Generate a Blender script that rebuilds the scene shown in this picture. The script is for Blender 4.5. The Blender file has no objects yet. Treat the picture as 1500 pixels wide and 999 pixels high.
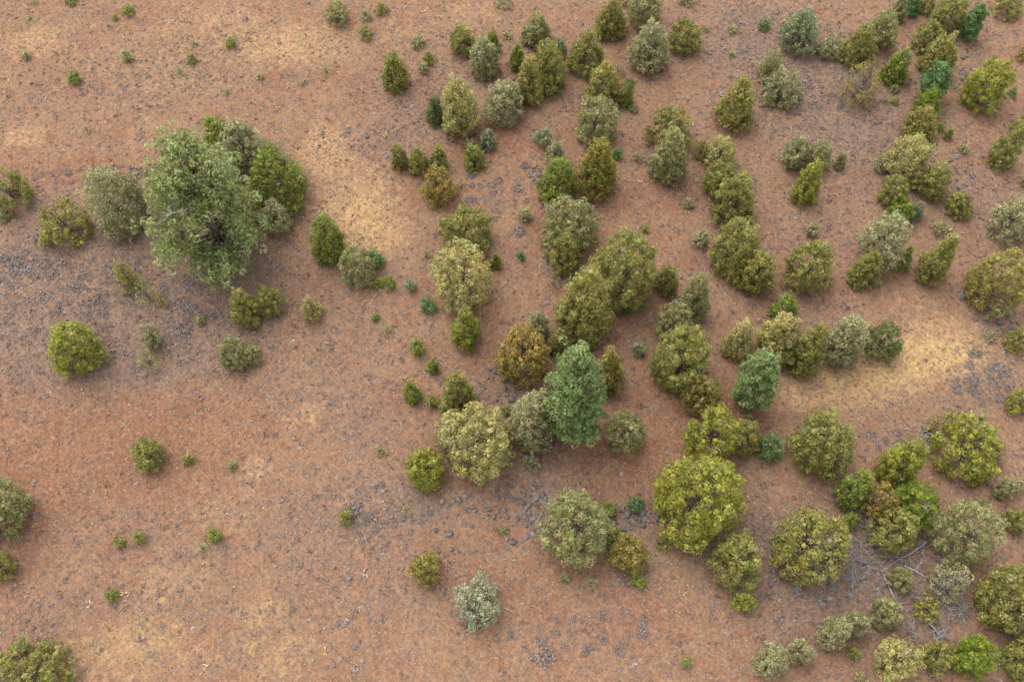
import bpy, math
import numpy as np
R = math.radians
sc = bpy.context.scene
# ------------------------------------------------------------------ camera, sky, sun, exposure
CAM_H = 54.0
cam_d = bpy.data.cameras.new('camera'); cam = bpy.data.objects.new('camera', cam_d); sc.collection.objects.link(cam)
cam.location = (0, 0, CAM_H); cam.rotation_euler = (R(26.5), 0, 0)
cam_d.sensor_fit = 'HORIZONTAL'; cam_d.sensor_width = 36; cam_d.lens = 35.0
cam_d.clip_start = 0.5; cam_d.clip_end = 20000
sc.camera = cam
SUN_EL, SUN_AZ = R(64), R(-40)          # azimuth measured from +Y towards +X
w = bpy.data.worlds.new('World'); sc.world = w; w.use_nodes = True
nt = w.node_tree; bg = nt.nodes['Background']
sky = nt.nodes.new('ShaderNodeTexSky'); sky.sky_type = 'NISHITA'; sky.sun_disc = False
sky.sun_elevation = SUN_EL; sky.sun_rotation = SUN_AZ
sky.air_density = 1.0; sky.dust_density = 1.5; sky.ozone_density = 0.4
hsv = nt.nodes.new('ShaderNodeHueSaturation'); hsv.inputs['Saturation'].default_value = 0.12   # overcast: a nearly white sky
nt.links.new(sky.outputs[0], hsv.inputs['Color']); nt.links.new(hsv.outputs[0], bg.inputs[0])
bg.inputs[1].default_value = 0.15
sun_d = bpy.data.lights.new('sun', 'SUN'); sun_d.energy = 0.75; sun_d.angle = R(38); sun_d.color = (1, .95, .88)
sun = bpy.data.objects.new('sun', sun_d); sc.collection.objects.link(sun)
sun.rotation_euler = (R(90) - SUN_EL, 0, math.pi - SUN_AZ); sun.location = (0, 0, 80)
sc.view_settings.view_transform = 'Standard'; sc.view_settings.look = 'None'
sc.view_settings.gamma = 1; sc.view_settings.use_curve_mapping = False
sc.view_settings.exposure = 1.98
sc.cycles.max_bounces = 6; sc.cycles.diffuse_bounces = 4; sc.cycles.glossy_bounces = 2; sc.cycles.transmission_bounces = 4
C = sc.collection
rng = np.random.default_rng(11)

# ------------------------------------------------------------------ data measured from the photograph, in metres on the ground
# trees: x y crown-radius height kind colour label
TREES = """
-32.39 37.05 1.26 2.59 r ol olive juniper cut off by the left edge above the grey scrub patch
-32.61 35.47 0.23 0.73 s pa tiny shrub at the left edge just below an olive juniper
-28.33 34.74 1.55 2.16 r yl loose olive-yellow juniper lowest of the row left of the biggest light-green pine
-24.82 35.62 1.65 5.26 l pa pale grey-green feathery juniper just left of the biggest light-green pine
-18.16 33.09 3.46 11.09 B lg biggest tree, a light-green spreading pine with bare grey limbs at left
-18.93 40.14 1.27 4.77 c gr bright green upright juniper behind the biggest pine, left of a pale one
-17.11 39.35 1.85 5.68 c pa pale grey-green juniper behind the biggest pine with dark hollow at its foot
-15.10 37.69 1.99 4.87 c gr broad bright green cone-shaped juniper right of the biggest light-green pine
-15.09 35.20 0.86 2.57 r pa small dull green juniper in front of the broad bright green cone
-16.49 36.19 0.53 1.60 r yl small yellowish juniper squeezed between the biggest pine and the green cone
-11.48 33.26 0.93 4.43 c gr bright green egg-shaped juniper alone beside the pale straw strip
-9.58 31.56 0.96 2.89 r po pale olive egg-shaped juniper below the bright green egg-shaped one
-8.60 32.40 0.42 1.41 s bg small blue-green shrub against the right side of a pale olive juniper
-8.49 30.81 0.27 0.63 s gr small green shrub, left one of two at the foot of a pale olive juniper
-7.67 30.80 0.38 0.93 s gr green shrub, right one of two at the foot of a pale olive juniper
-23.67 30.76 0.56 3.01 c yl thin leaning golden-olive juniper in the grey scrub below the biggest pine
-22.29 29.73 0.62 1.81 s po low olive bush at the right foot of a thin leaning juniper
-21.57 29.54 0.27 0.91 s gd small golden bush right of the thin leaning juniper in grey scrub
-25.68 25.74 1.24 3.71 r by bright yellow-green round juniper alone in the grey scrub at left
-24.38 25.59 0.26 0.89 s pa pale small shrub right beside the lone yellow-green round juniper
-21.61 26.87 0.48 2.10 l pa faint pale feathery bush in the middle of the grey scrub patch
-21.70 25.39 0.47 1.51 s ol small olive bush below a faint pale bush in grey scrub
-19.03 28.19 0.19 0.58 s po tiny olive shrub on the right edge of the grey scrub patch
-16.05 28.35 0.72 3.74 c yl yellowish juniper, left one of a pair right of the grey scrub
-14.73 29.19 0.71 2.12 r ol olive juniper, right one of a pair right of the grey scrub
-16.46 25.60 0.78 2.35 r po dull olive bush below a pair of junipers, beside red soil
-15.46 25.68 0.41 1.39 s po small bush joined to the right side of a dull olive bush
-20.54 19.33 0.76 2.27 r ol small olive-green round juniper alone on open red ground at left
-12.20 28.69 0.43 2.31 c py thin pale yellow-green sapling alone between scrub and open slope
-8.01 46.80 0.80 3.33 c ol olive pointed juniper alone at upper left of the wooded slope
-12.53 52.69 0.70 1.57 r po small dull olive juniper at the top edge, left of centre
-9.43 53.52 0.37 0.81 s ol small olive shrub at the top edge right of a dull olive juniper
-10.49 53.02 0.32 0.58 s pa pale grey shrub between two olive shrubs at the top edge
-10.46 51.23 0.43 0.85 s ol round olive shrub below the shrubs at the top edge
-6.64 50.45 0.41 0.73 s po small dull shrub above right of the lone pointed juniper
-5.84 48.80 0.31 1.03 s ol narrow green shrub right of the lone pointed juniper
-6.20 47.99 0.26 0.88 s pa thin pale shrub touching a narrow green one, by the lone pointed juniper
-12.96 47.78 0.30 0.67 s po faint brownish shrub on bare ground left of the lone pointed juniper
-14.54 46.79 0.25 0.51 s pa faint grey-green tuft on open slope far left of the lone pointed juniper
-3.37 49.97 0.89 1.87 r ol olive round juniper at the head of the wooded strip
-1.35 49.87 0.39 2.08 c gr slim dark green juniper behind a pale cone in the wooded strip
-1.93 47.92 0.85 3.20 l pa pale grey-green juniper in front of a slim dark green one
-0.34 51.36 0.29 0.35 s pa tiny pale shrub right of the slim dark green juniper
0.38 48.32 0.48 2.42 c gr slim bright green juniper left of an olive clump near the top
-5.14 43.87 0.58 2.46 c dk dark blue-green small cone left of a pale feathery juniper
-3.50 43.08 1.08 4.76 l py tall pale yellowish feathery juniper right of a dark small cone
-0.55 44.03 1.24 3.18 l pa pale olive loose bushy juniper below the olive clump
-7.44 39.89 0.45 2.30 c ol first from left of three small green cones in a row
-6.12 39.59 0.56 2.34 c ol middle of three small green cones in a row
-4.83 39.92 0.50 2.11 c ol third from left of three small green cones in a row
-2.48 39.98 0.61 2.07 c gr bright green small pointed juniper alone right of three small cones
-4.71 37.40 1.03 2.94 r gd gold-tinged juniper just below three small cones
-3.31 38.19 0.31 0.53 s po faint shrub right of the gold-tinged juniper below the cones
-2.83 41.52 0.25 0.68 s pa tiny shrub just above the lone bright green pointed juniper
-1.60 41.47 0.48 1.83 c pb pale bluish sapling above the lone bright green pointed juniper
-0.60 54.42 0.50 0.60 s pa pale grey shrub cut by the top edge right of centre-left
1.74 50.96 0.97 2.63 c po dull olive pointed juniper at the top of the olive clump
3.32 49.87 0.48 1.22 s bg dark blue-green small round bush between two olive junipers near top
2.36 47.05 1.27 4.21 c ol broad olive juniper forming the back of the olive clump
1.12 45.55 0.89 4.05 c yl yellow-olive pointed juniper in front of the broad olive one
5.14 48.55 1.24 3.58 c ol egg-shaped green juniper with dark twigs right of the olive clump
6.99 51.53 0.97 3.50 c ol tall olive-green juniper reaching the top edge, left of two
9.45 52.59 1.10 2.77 r po dull olive juniper reaching the top edge, right of two
8.30 54.42 0.50 0.59 s po tip of a bush between two junipers at the top edge
12.78 54.53 0.54 0.65 s po low bush cut by the top edge above a round olive juniper
9.50 48.60 1.11 3.99 l pa pale feathery cone below two junipers at the top edge
12.09 50.10 0.98 2.45 r ol round-topped olive juniper right of a pale feathery cone
13.84 51.74 0.22 0.35 s pa tiny pale tuft right of the round-topped olive juniper near top
15.75 51.73 0.29 0.37 s pa pale low tuft on open soil near the top, left of a bright shrub
18.03 51.94 0.30 0.82 s bg small bright blue-green shrub left of a pale juniper near the top
6.17 45.66 1.17 3.69 c yl yellowish juniper behind a lighter green one in the upper middle
7.81 45.23 0.40 2.13 c gr thin green sapling touching the right of a yellowish juniper
8.10 46.81 0.23 0.63 s bg tiny blue-green shrub above a thin green sapling
7.44 47.98 0.28 0.62 s pa faint pale shrub between egg-shaped and yellowish junipers
5.59 42.41 1.26 3.41 r po light green loose juniper in front of the yellowish one
2.10 41.66 0.48 1.47 s pb pale blue-green shrub on red soil in the upper middle
2.89 40.36 0.54 1.76 l pa pale wispy shrub just above a green pointed juniper
2.87 37.40 1.15 3.90 c gr full green pointed juniper behind a large light olive one
5.44 38.10 1.22 5.16 c gg green juniper with a golden top in the upper middle
6.99 40.56 0.25 0.83 s bg tiny dark blue-green shrub right of the golden-topped juniper
8.41 44.56 0.19 0.39 s po tiny olive tuft on open soil in the upper middle
8.35 40.57 0.27 0.81 s pa faint pale tuft left of a two-tone juniper pair
3.56 34.13 1.62 3.97 r po large light olive juniper in the middle column of trees
3.25 32.44 1.03 3.30 c yl yellow-green juniper at the foot of the large light olive one
0.83 35.65 0.31 1.04 s pa thin pale shrub on red soil left of the large light olive juniper
10.54 42.04 1.30 2.88 r ol darker olive juniper, rear one of a two-tone pair
10.18 39.27 1.07 4.73 c po lighter olive cone, front one of a two-tone pair
15.02 43.80 1.26 4.16 c yl yellowish twin-topped juniper alone in the upper right middle
12.63 40.83 0.45 1.72 c ol small olive cone left of a see-through pale juniper
13.69 40.07 0.92 2.76 l py see-through pale juniper at the top of a three-tree clump
13.44 38.22 0.99 2.34 r ol dull olive juniper in the middle of a three-tree clump
14.06 36.07 1.25 4.66 c ol full olive-green juniper at the foot of a three-tree clump
17.85 47.52 0.79 2.94 c po dull olive juniper right next to a pale wispy one, upper right
18.48 45.75 1.09 2.63 l pa pale wispy juniper below a dull olive one, upper right
19.88 46.13 0.19 0.65 s po thin sapling right of a pale wispy juniper, upper right
11.46 36.82 0.23 0.79 s pa thin pale shrub left of a three-tree clump
15.57 49.45 0.21 0.35 s pa pale tuft left of the dull olive juniper, upper right
17.34 44.92 0.31 0.73 s po small shrub below left of the pale wispy juniper, upper right
8.48 34.79 0.22 0.39 s gr tiny green shrub on red soil above the big twisted olive juniper
20.16 50.41 1.21 3.18 l pb pale grey-green feathery juniper near the top edge, upper right
22.27 49.62 0.78 1.24 l pa low pale bush left of the olive pair, upper right
25.94 50.53 0.96 2.87 r po dull olive leafy juniper, right of a pair near the top right
23.99 48.96 1.06 3.47 c ol olive juniper, left of a pair near the top right
26.49 47.37 0.83 2.92 c gr green pointed juniper right of the half-dead grey juniper
27.76 53.01 0.46 2.25 c po dull juniper at the top edge left of a bright green one
28.90 53.82 0.57 1.65 c bg bright blue-green sapling at the top edge, upper right
30.09 54.16 0.60 1.06 r ol olive bush at the top edge right of a bright sapling
23.61 45.52 1.04 3.34 d gd half-dead grey juniper with golden patches and bare branches, upper right
26.33 46.09 0.18 0.60 s po tiny sapling below the green pointed juniper, upper right
26.21 45.04 0.16 0.53 s ol thin tiny sapling right of the half-dead grey juniper
25.58 45.21 0.16 0.53 s pa faint tuft beside the half-dead grey juniper
31.20 52.34 1.04 2.72 r ol olive broad juniper beside a leaning blue-green pine at top right
32.49 51.28 0.47 2.94 n bg leaning blue-green young pine at the top right
29.36 50.43 0.96 1.98 r ol olive juniper at the back of the long tree row, upper right
29.49 48.17 1.00 3.53 c yl yellow-olive juniper behind the small bright pine, upper right
30.33 47.84 0.29 1.57 c by narrow yellow-green juniper right of the small bright pine
28.67 45.74 0.74 3.14 n bg small bright blue-green pine in the long tree row, upper right
28.07 44.28 0.84 2.41 c bt vivid green juniper directly in front of the small bright pine
27.27 42.54 0.97 2.73 c yl dull yellow juniper in front of the vivid green one
32.13 45.36 1.35 3.84 r by yellow-green many-stemmed juniper beside the red track, upper right
34.55 46.01 0.19 0.65 s bg small blue-green shrub right of the many-stemmed juniper
35.84 53.58 0.95 1.40 r ol olive juniper at the top right corner
35.90 49.16 0.31 1.07 s gd brownish shrub at the right edge near the top
32.23 40.03 0.75 4.02 c ol olive-green leaning juniper by the right edge, upper right
34.23 42.62 0.66 1.54 r yl yellowish juniper cut by the right edge behind a leaning one
28.84 42.76 0.20 0.68 s gr small green shrub left of the red track
29.19 42.05 0.17 0.93 c gr small leaning dark green sapling left of the red track
30.03 40.93 0.21 0.72 s pa pale shrub on the red track
25.87 39.43 1.33 3.39 l py pale olive feathery juniper in the long tree row
24.40 39.82 0.38 1.28 s pa small pale bush left of the pale feathery juniper in the row
27.32 37.88 0.85 2.54 r ol olive juniper right of the pale feathery one in the row
24.66 37.18 0.79 2.38 r ol olive juniper at the foot of the pale feathery one in the row
18.70 40.20 0.71 2.75 l pa pale loose juniper, left of a four-tree cluster
20.17 40.10 0.73 2.20 r po olive pale juniper, middle of a four-tree cluster
21.69 39.91 0.28 1.49 c po slim sapling, right of a four-tree cluster
18.94 37.40 0.72 3.89 c by yellow-green cone in front of a four-tree cluster
28.74 36.21 0.77 1.83 c ol small leaning olive cone below the red track
24.83 35.80 0.66 1.70 r bt vivid green round bush behind a pale large juniper, right
25.98 35.94 0.31 1.69 c pb small bluish sapling right of the vivid green round bush
23.07 32.89 1.35 4.06 r pa large pale green juniper below the vivid green round bush
24.39 32.17 0.40 2.18 c gr small green juniper against the right foot of the large pale one
21.78 31.11 0.77 3.38 c ol small olive-green juniper against the left foot of the large pale one
31.38 34.68 1.08 3.19 r pa pale olive juniper at the right edge above a broad one
27.53 34.73 0.54 0.65 s po low olive bush behind a pointed juniper, right
33.47 38.25 0.20 0.66 s ol small bush at the right edge below the leaning juniper
26.00 31.46 0.87 4.67 c ol pointed green-olive juniper between a large pale and a broad edge juniper
29.38 30.00 1.53 4.58 r yo broad golden-olive juniper near the right edge beside dark rocks
18.21 31.30 1.26 3.77 r ol roundish olive juniper alone above the yellow grass clearing
19.14 34.66 0.31 1.05 s pa pale small shrub above the roundish lone olive juniper
11.94 33.92 0.42 1.20 s pa pale small bush left of an olive pair, centre right
13.83 32.46 1.40 4.19 r ol olive juniper, rear one of a pair in centre right
14.92 31.02 1.10 3.31 r yl yellowish-olive juniper, front one of a pair in centre right
-2.92 33.99 1.50 3.03 r ol round olive juniper with knobbly top behind a pale spreading one
-3.03 30.17 1.70 4.88 r py pale yellow-green spreading juniper in front of the knobbly round one
-2.75 26.94 0.76 3.94 c by bright yellow-green pointed juniper in front of the pale spreading one
-1.03 32.13 0.28 1.50 c gr small bright green sapling right of the pale spreading juniper
0.56 32.75 0.17 0.59 s bg tiny blue-green tuft on pale soil left of the dead twiggy shrub
-6.31 30.61 0.25 0.85 s pb pale blue-green tuft left of the pale spreading juniper
-5.42 32.81 0.23 0.73 s pa faint tuft left of the knobbly round olive juniper
-5.15 29.10 0.40 0.97 s bg small blue-green round bush at lower left of the pale spreading juniper
-8.35 28.52 0.16 0.55 s gr thin green sapling on open ground in the left middle
-7.63 27.64 0.22 0.76 s pa faint pale shrub on open ground in the left middle
-5.65 26.25 0.36 1.24 s gr bright green shrub alone left of the centre
-4.72 25.04 0.24 1.32 c gr thin green sapling below a bright green shrub left of centre
-5.84 23.24 0.40 2.16 c gr narrow leaning green juniper left of a pointed olive one
-4.67 22.85 0.28 0.94 s ol small shrub between a narrow green and a pointed olive juniper
-3.13 22.78 0.83 4.50 c ol pointed olive juniper just above the wide pale yellow-green one
-3.82 22.33 0.28 0.94 s gr small green sapling at the left foot of the pointed olive juniper
-7.47 19.72 0.29 0.35 s po low olive tuft on open ground left of a bright olive bush
-4.90 18.45 0.95 2.84 r by bright olive juniper left of the wide pale yellow-green one
-1.95 19.82 1.95 4.97 r py wide pale yellow-green juniper with open dark branches, centre left
-3.71 20.67 0.50 2.21 l pa pale grey side bush at the left of the wide pale juniper
1.15 20.87 1.19 5.24 l pa pale grey-green juniper left of the blue-green pine
-0.24 22.32 0.28 0.50 s po small shrub among dark rocks in the centre
0.68 25.26 1.51 3.72 r gd golden-olive juniper left of the blue-green pine
1.56 27.41 0.59 2.59 l pa pale wispy bush behind the golden-olive juniper, centre
2.78 26.31 0.51 2.76 c ol small olive cone between golden juniper and the blue-green pine
5.57 24.14 0.88 4.76 c yo olive juniper partly hidden behind the blue-green pine
3.33 21.25 1.66 10.29 n bp tall blue-green pine at the centre of the picture
2.63 30.82 0.30 1.01 s pa wispy pale shrub beside the dead twiggy shrub
6.73 30.34 1.91 5.73 r ol big twisted olive juniper with dark open middle, centre
4.42 27.92 1.60 7.22 c yl tall yellow-olive juniper in front of the big twisted one
6.99 28.97 0.27 0.91 s bg small blue-green shrub at the foot of the big twisted juniper
9.50 30.55 0.61 2.66 c ol small olive cone right of the big twisted juniper
10.96 28.97 0.82 4.42 c po pale green cone above the dense dark olive juniper
9.76 27.63 0.95 2.86 r po dull pale juniper right behind the dense dark olive one
9.81 24.81 1.61 4.84 r ol dense dark olive round juniper with knobbly lobes, centre right
10.92 22.92 0.95 2.85 r yo dull olive juniper between two dense round ones, centre right
11.27 20.22 1.32 3.97 r by dense yellow-green juniper above the largest bright green one
13.09 20.33 0.81 2.42 r yl smaller yellowish juniper touching a dense yellow-green one
7.62 26.22 0.28 0.95 s pb pale green sapling on bare ground left of the dense dark juniper
6.45 20.56 0.96 2.87 r po pale olive ball-shaped bush alone on red soil, centre
13.38 26.20 0.70 3.78 c py pale yellow-green sapling behind the leaning blue-green pine
13.70 22.81 1.00 6.21 n bp leaning dense blue-green pine left of the yellow grass
14.56 19.73 0.60 2.05 s bg round blue-green bush below the leaning blue-green pine
15.63 26.22 0.99 4.21 l py pale feathery juniper at the left end of a row above the yellow grass
16.58 28.70 0.74 2.33 c gr small green cone above the row by the yellow grass
17.12 25.26 0.97 5.21 c ol olive juniper second in the row above the yellow grass
19.48 26.02 1.03 4.55 l pa grey-green feathery juniper third in the row above the yellow grass
22.02 26.29 0.91 2.74 r dk dark green dense ball-shaped juniper at the yellow grass
30.39 26.67 0.57 1.71 r ol olive juniper at the right edge below dark rocks
28.96 27.16 0.31 0.37 s pa low pale tuft among the dark rocks at right
29.61 22.66 0.61 1.84 r by bright olive juniper cut by the right edge, middle
17.20 19.53 1.51 4.54 r ol large knobbly olive juniper alone below the yellow grass
25.71 19.78 1.95 2.73 r by large bright yellow-green juniper below grass, near right edge
21.40 18.37 0.99 5.35 c by bright yellow-green spiky juniper at the top of the dense thicket
18.73 17.04 0.75 4.04 c gr green juniper on the left side of the dense thicket
20.03 16.44 0.85 2.55 r gd golden juniper in the middle of the dense thicket
21.81 16.12 1.11 3.32 r bt vivid green dome-shaped juniper in the dense thicket
20.58 14.85 1.05 3.15 r ol olive juniper at the front of the dense thicket
18.54 15.54 0.36 1.22 s gr small green bush half covered by the dead brush pile
15.93 13.89 1.95 3.91 D yl yellowish-olive juniper full of dead grey branches left of the brush pile
24.29 14.57 1.45 4.36 r po large dull pale olive juniper right of the dense thicket
26.14 16.44 0.47 0.56 s gr small green bush behind the large dull pale juniper, lower right
27.53 17.45 0.40 1.77 l pa pale shrub below the large yellow-green juniper near right edge
28.51 17.74 0.25 0.86 s pa small pale shrub at the right edge beside another pale shrub
27.79 15.62 0.52 1.57 r ol olive bush at the right edge, lower right
20.75 12.32 0.55 1.64 r po small pale ball-shaped bush ringed by bare fallen branches
23.05 12.23 0.85 2.71 d pa grey half-dead bush with pale green tips, lower right
21.92 10.81 0.66 0.79 s by yellow-green low bush between bare fallen branches
19.70 10.50 0.67 2.00 r po pale olive bush left of the fallen branches, lower right
16.75 9.54 0.65 2.85 l pa tall pale bush left of a smaller pale one, bottom right
17.99 10.03 0.49 2.14 l pa smaller pale bush touching a taller pale one, bottom right
17.83 8.62 0.25 0.83 s ol tiny olive shrub under a pale bush, bottom right
19.79 8.18 0.96 2.87 r py pale feathery round juniper at the bottom edge, lower right
22.00 8.33 0.61 1.84 r ol small olive juniper between pale and bright ones at the bottom
23.66 8.30 0.88 2.63 r bt bright vivid green juniper at the bottom right
26.16 11.15 1.62 4.86 r ol big dark olive juniper at the right edge, bottom right
26.26 8.18 0.99 2.98 r ol dark juniper in the bottom right corner
13.26 8.12 0.68 2.99 l pa pale grey-green bush at the bottom edge, left of a smaller one
14.88 8.57 0.51 2.24 l pa faint see-through bush at the bottom edge, right of a paler one
18.06 7.25 0.34 0.41 s po bush tip cut by the bottom edge, lower right
3.37 14.85 1.75 5.25 r po large rounded green-olive juniper left of the dark rock heap
5.34 16.28 0.34 1.14 s gr small green bush at the left end of the dark rock heap
6.89 16.62 0.36 0.96 s bg small blue-green bush above the dark rock heap
5.62 14.79 0.33 1.13 s ol small olive bush right of the large rounded juniper's foot
6.22 13.63 0.87 2.61 r yo medium olive juniper below the dark rock heap
6.76 12.38 0.29 0.93 s gr small green shrub below the medium olive juniper
2.84 12.59 0.18 0.62 s po tiny shrub under the large rounded juniper
4.31 12.36 0.20 0.68 s pa faint tuft under the large rounded juniper, right one
8.32 14.40 0.37 0.45 s yl low bush at the left foot of the largest bright green juniper
10.04 16.24 2.29 5.75 r by largest bright yellow-green juniper with cauliflower-like lobes, lower middle
12.32 18.50 0.25 0.86 s bg small blue-green tuft behind the largest bright green juniper
11.89 13.17 1.24 3.72 r ol medium olive juniper at the right foot of the largest bright one
12.32 11.21 0.44 1.49 s by bright small bush below the medium olive juniper, lower middle
9.05 8.12 0.20 0.69 s ol small olive shrub on bare soil near the bottom edge
1.05 19.13 0.39 0.96 l pa faint grey shrub below the pale juniper beside the pine
-1.74 11.18 1.08 2.17 p sg silvery grey-green bush alone on bare soil, bottom centre
-4.62 12.90 0.71 2.12 r yo yellowish-olive bush alone on bare soil, bottom centre left
-0.53 15.25 0.23 0.32 s ol tiny olive shrub between rocks and the large rounded juniper
-9.18 15.79 0.31 1.05 s ol small olive shrub alone on the lower open slope
-5.90 16.37 0.25 0.41 s pa faint tuft on the lower open slope left of a rock line
-28.35 16.08 1.55 4.64 r po large soft dull olive juniper cut by the left edge, lower left
-27.55 13.12 0.59 1.78 r ol small olive juniper cut by the left edge, lower left
-24.57 7.36 1.91 2.67 r ol big olive juniper cut by the bottom left corner
-25.60 8.91 0.20 0.68 s pb dark grey-green shrub just above the bottom left corner juniper
-21.50 14.48 0.23 0.78 s ol small olive shrub, left one of two on lower left slope
-20.41 14.70 0.24 0.80 s ol small olive shrub, right one of two on lower left slope
-21.43 11.62 0.24 0.81 s gr small green shrub alone on the lower left slope
-16.29 14.80 0.30 1.02 s gr bright green low shrub on the lower left slope
-16.94 14.18 0.21 0.73 s pa faint tuft left below a bright green low shrub
-18.42 19.25 0.24 0.77 s ol small shrub right of the lone olive-green round juniper
-15.90 18.90 0.19 0.65 s po tiny shrub far right of the lone olive-green round juniper
-27.89 53.70 0.38 0.56 s gr green shrub at the top edge, upper left
-28.73 52.99 0.18 0.33 s ol tiny shrub beside a green shrub at the top edge, upper left
-32.23 54.58 0.43 0.51 s gr green shrub cut by the top edge, upper left
-34.73 54.31 0.23 0.33 s pa faint tuft at the top edge, far upper left
-34.77 52.79 0.32 0.50 s pa faint pale shrub near the top edge, far upper left
-34.22 49.22 0.24 0.62 s po small dull shrub on the slope, far upper left
-30.33 47.06 0.37 0.95 s gr bright green shrub alone on the upper left slope
-27.09 49.05 0.26 0.87 s pa pale shrub on the upper left slope right of a bright green one
-22.54 48.97 0.29 0.77 s po brownish shrub in the middle of the upper left slope
-19.94 50.33 0.30 0.68 s gr green small shrub on the upper left slope, right part
-22.62 50.58 0.16 0.36 s pa tiny pale tuft above a brownish shrub, upper left slope
-23.22 47.89 0.25 0.53 s pa faint tuft below a brownish shrub, upper left slope
-17.54 47.32 0.18 0.40 s pa tiny pale tuft at the right of the upper left slope
-19.72 46.15 0.20 0.44 s pa faint tuft above the biggest light-green pine
-28.78 42.82 0.27 0.55 s pa faint tuft between the upper left slope and the red strip
-28.04 39.01 0.21 0.31 s ol tiny olive tuft above the feathery juniper left of the biggest pine
"""
STRAW = [(-12.83, 41.49, 1.83, 1.93, 0.85), (-10.98, 38.17, 2.15, 2.39, 0.7), (-9.05, 36.03, 1.99, 2.11, 0.6), (-8.3, 34.46, 1.75, 1.29, 0.5), (-32.96, 42.35, 1.48, 0.92, 0.9), (-35.55, 50.84, 1.95, 1.28, 0.4), (-21.42, 8.36, 3.39, 1.89, 0.5), (-18.75, 9.57, 2.16, 1.41, 0.35), (-23.86, 50.84, 13.63, 3.2, 0.28), (-13.63, 50.84, 3.9, 2.56, 0.25), (23.12, 25.44, 4.3, 1.18, 1.2), (25.84, 26.81, 2.89, 1.66, 1.1), (19.46, 24.18, 3.65, 0.89, 0.6), (17.26, 22.86, 2.41, 0.78, 0.4), (21.75, 24.54, 2.24, 0.4, 1.0), (20.17, 23.52, 3.63, 0.97, 0.6), (20.06, 28.3, 1.67, 0.47, 0.3), (16.47, 19.89, 2.75, 1.45, 0.45), (-11.6, 22.43, 0.8, 0.69, 0.6), (-12.51, 21.49, 1.11, 0.6, 0.5), (-14.59, 18.86, 0.86, 1.06, 0.6), (-13.32, 11.0, 0.8, 0.79, 0.7), (-12.51, 8.53, 2.86, 1.55, 0.5), (-17.42, 18.25, 1.16, 2.43, 0.25), (-15.53, 15.48, 2.27, 1.55, 0.35), (-18.84, 12.45, 2.22, 1.11, 0.4), (-16.49, 50.2, 3.39, 1.4, 0.5), (-20.74, 53.11, 2.96, 1.98, 0.3), (-6.38, 52.13, 2.95, 1.63, 0.3), (-2.48, 54.1, 2.48, 1.2, 0.4), (-10.1, 35.24, 2.64, 2.08, 0.5), (28.42, 41.49, 0.69, 0.68, 0.6), (9.29, 23.74, 1.21, 1.76, 0.35), (6.42, 53.11, 0.99, 0.66, 0.3), (26.2, 36.82, 1.33, 0.75, 0.3), (-24.72, 47.08, 5.71, 1.53, 0.3), (-33.6, 50.84, 1.46, 1.02, 0.5), (-25.03, 43.22, 1.16, 0.7, 0.5), (-8.77, 16.26, 1.52, 1.18, 0.2), (22.81, 29.73, 3.8, 0.77, 0.35), (-2.11, 29.73, 2.53, 1.2, 0.3)]
RED = [(-21.71, 20.73, 10.26, 3.37, 0.35), (-23.66, 10.64, 4.37, 2.15, 0.3), (-23.69, 20.73, 8.69, 3.79, 0.45), (-25.89, 14.32, 4.13, 3.42, 0.4), (-4.05, 24.18, 2.84, 2.66, 0.3), (-27.19, 39.81, 4.99, 1.22, 0.9), (-31.15, 39.26, 2.71, 1.1, 0.5), (-22.73, 22.0, 7.18, 1.55, 0.75), (-25.72, 19.06, 5.07, 2.46, 0.6), (-29.59, 24.18, 2.03, 1.33, 0.5), (-19.42, 18.65, 4.66, 2.04, 0.4), (-1.23, 25.98, 1.48, 1.64, 0.9), (-2.06, 41.49, 3.21, 1.25, 0.8), (0.92, 42.64, 2.77, 2.02, 0.5), (-0.9, 38.44, 2.69, 2.18, 0.4), (9.38, 37.63, 2.68, 2.42, 0.6), (1.76, 35.24, 1.76, 2.08, 0.4), (11.75, 45.27, 2.82, 2.39, 0.4), (5.1, 30.7, 2.55, 4.4, 0.3), (10.43, 22.86, 3.61, 3.48, 0.5), (7.38, 18.65, 2.72, 1.47, 0.8), (11.92, 21.57, 2.38, 2.56, 0.6), (-14.57, 45.27, 2.82, 1.19, 0.35), (-9.91, 45.87, 1.89, 1.2, 0.4), (-14.19, 32.18, 1.29, 2.0, 0.5), (9.1, 10.64, 6.19, 2.86, 0.4), (3.64, 10.64, 4.73, 2.15, 0.35), (15.81, 35.24, 1.76, 2.61, 0.2), (31.46, 42.93, 1.02, 3.47, 0.5), (32.24, 40.09, 1.14, 2.23, 0.4), (18.67, 11.36, 2.2, 1.45, 0.4), (21.93, 13.19, 2.23, 1.49, 0.5), (24.97, 11.72, 1.1, 1.82, 0.6), (4.72, 20.31, 2.36, 1.67, 0.5), (-4.97, 16.65, 2.29, 1.58, 0.25), (-12.51, 8.53, 3.22, 1.73, 0.3), (19.81, 18.65, 2.33, 1.02, 0.4), (-14.74, 25.53, 1.23, 0.91, 0.3), (27.88, 13.19, 1.49, 2.99, 0.4), (-1.86, 13.57, 4.47, 2.25, 0.3), (10.03, 34.21, 2.62, 3.08, 0.25), (15.98, 40.93, 2.28, 1.69, 0.4)]
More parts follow.
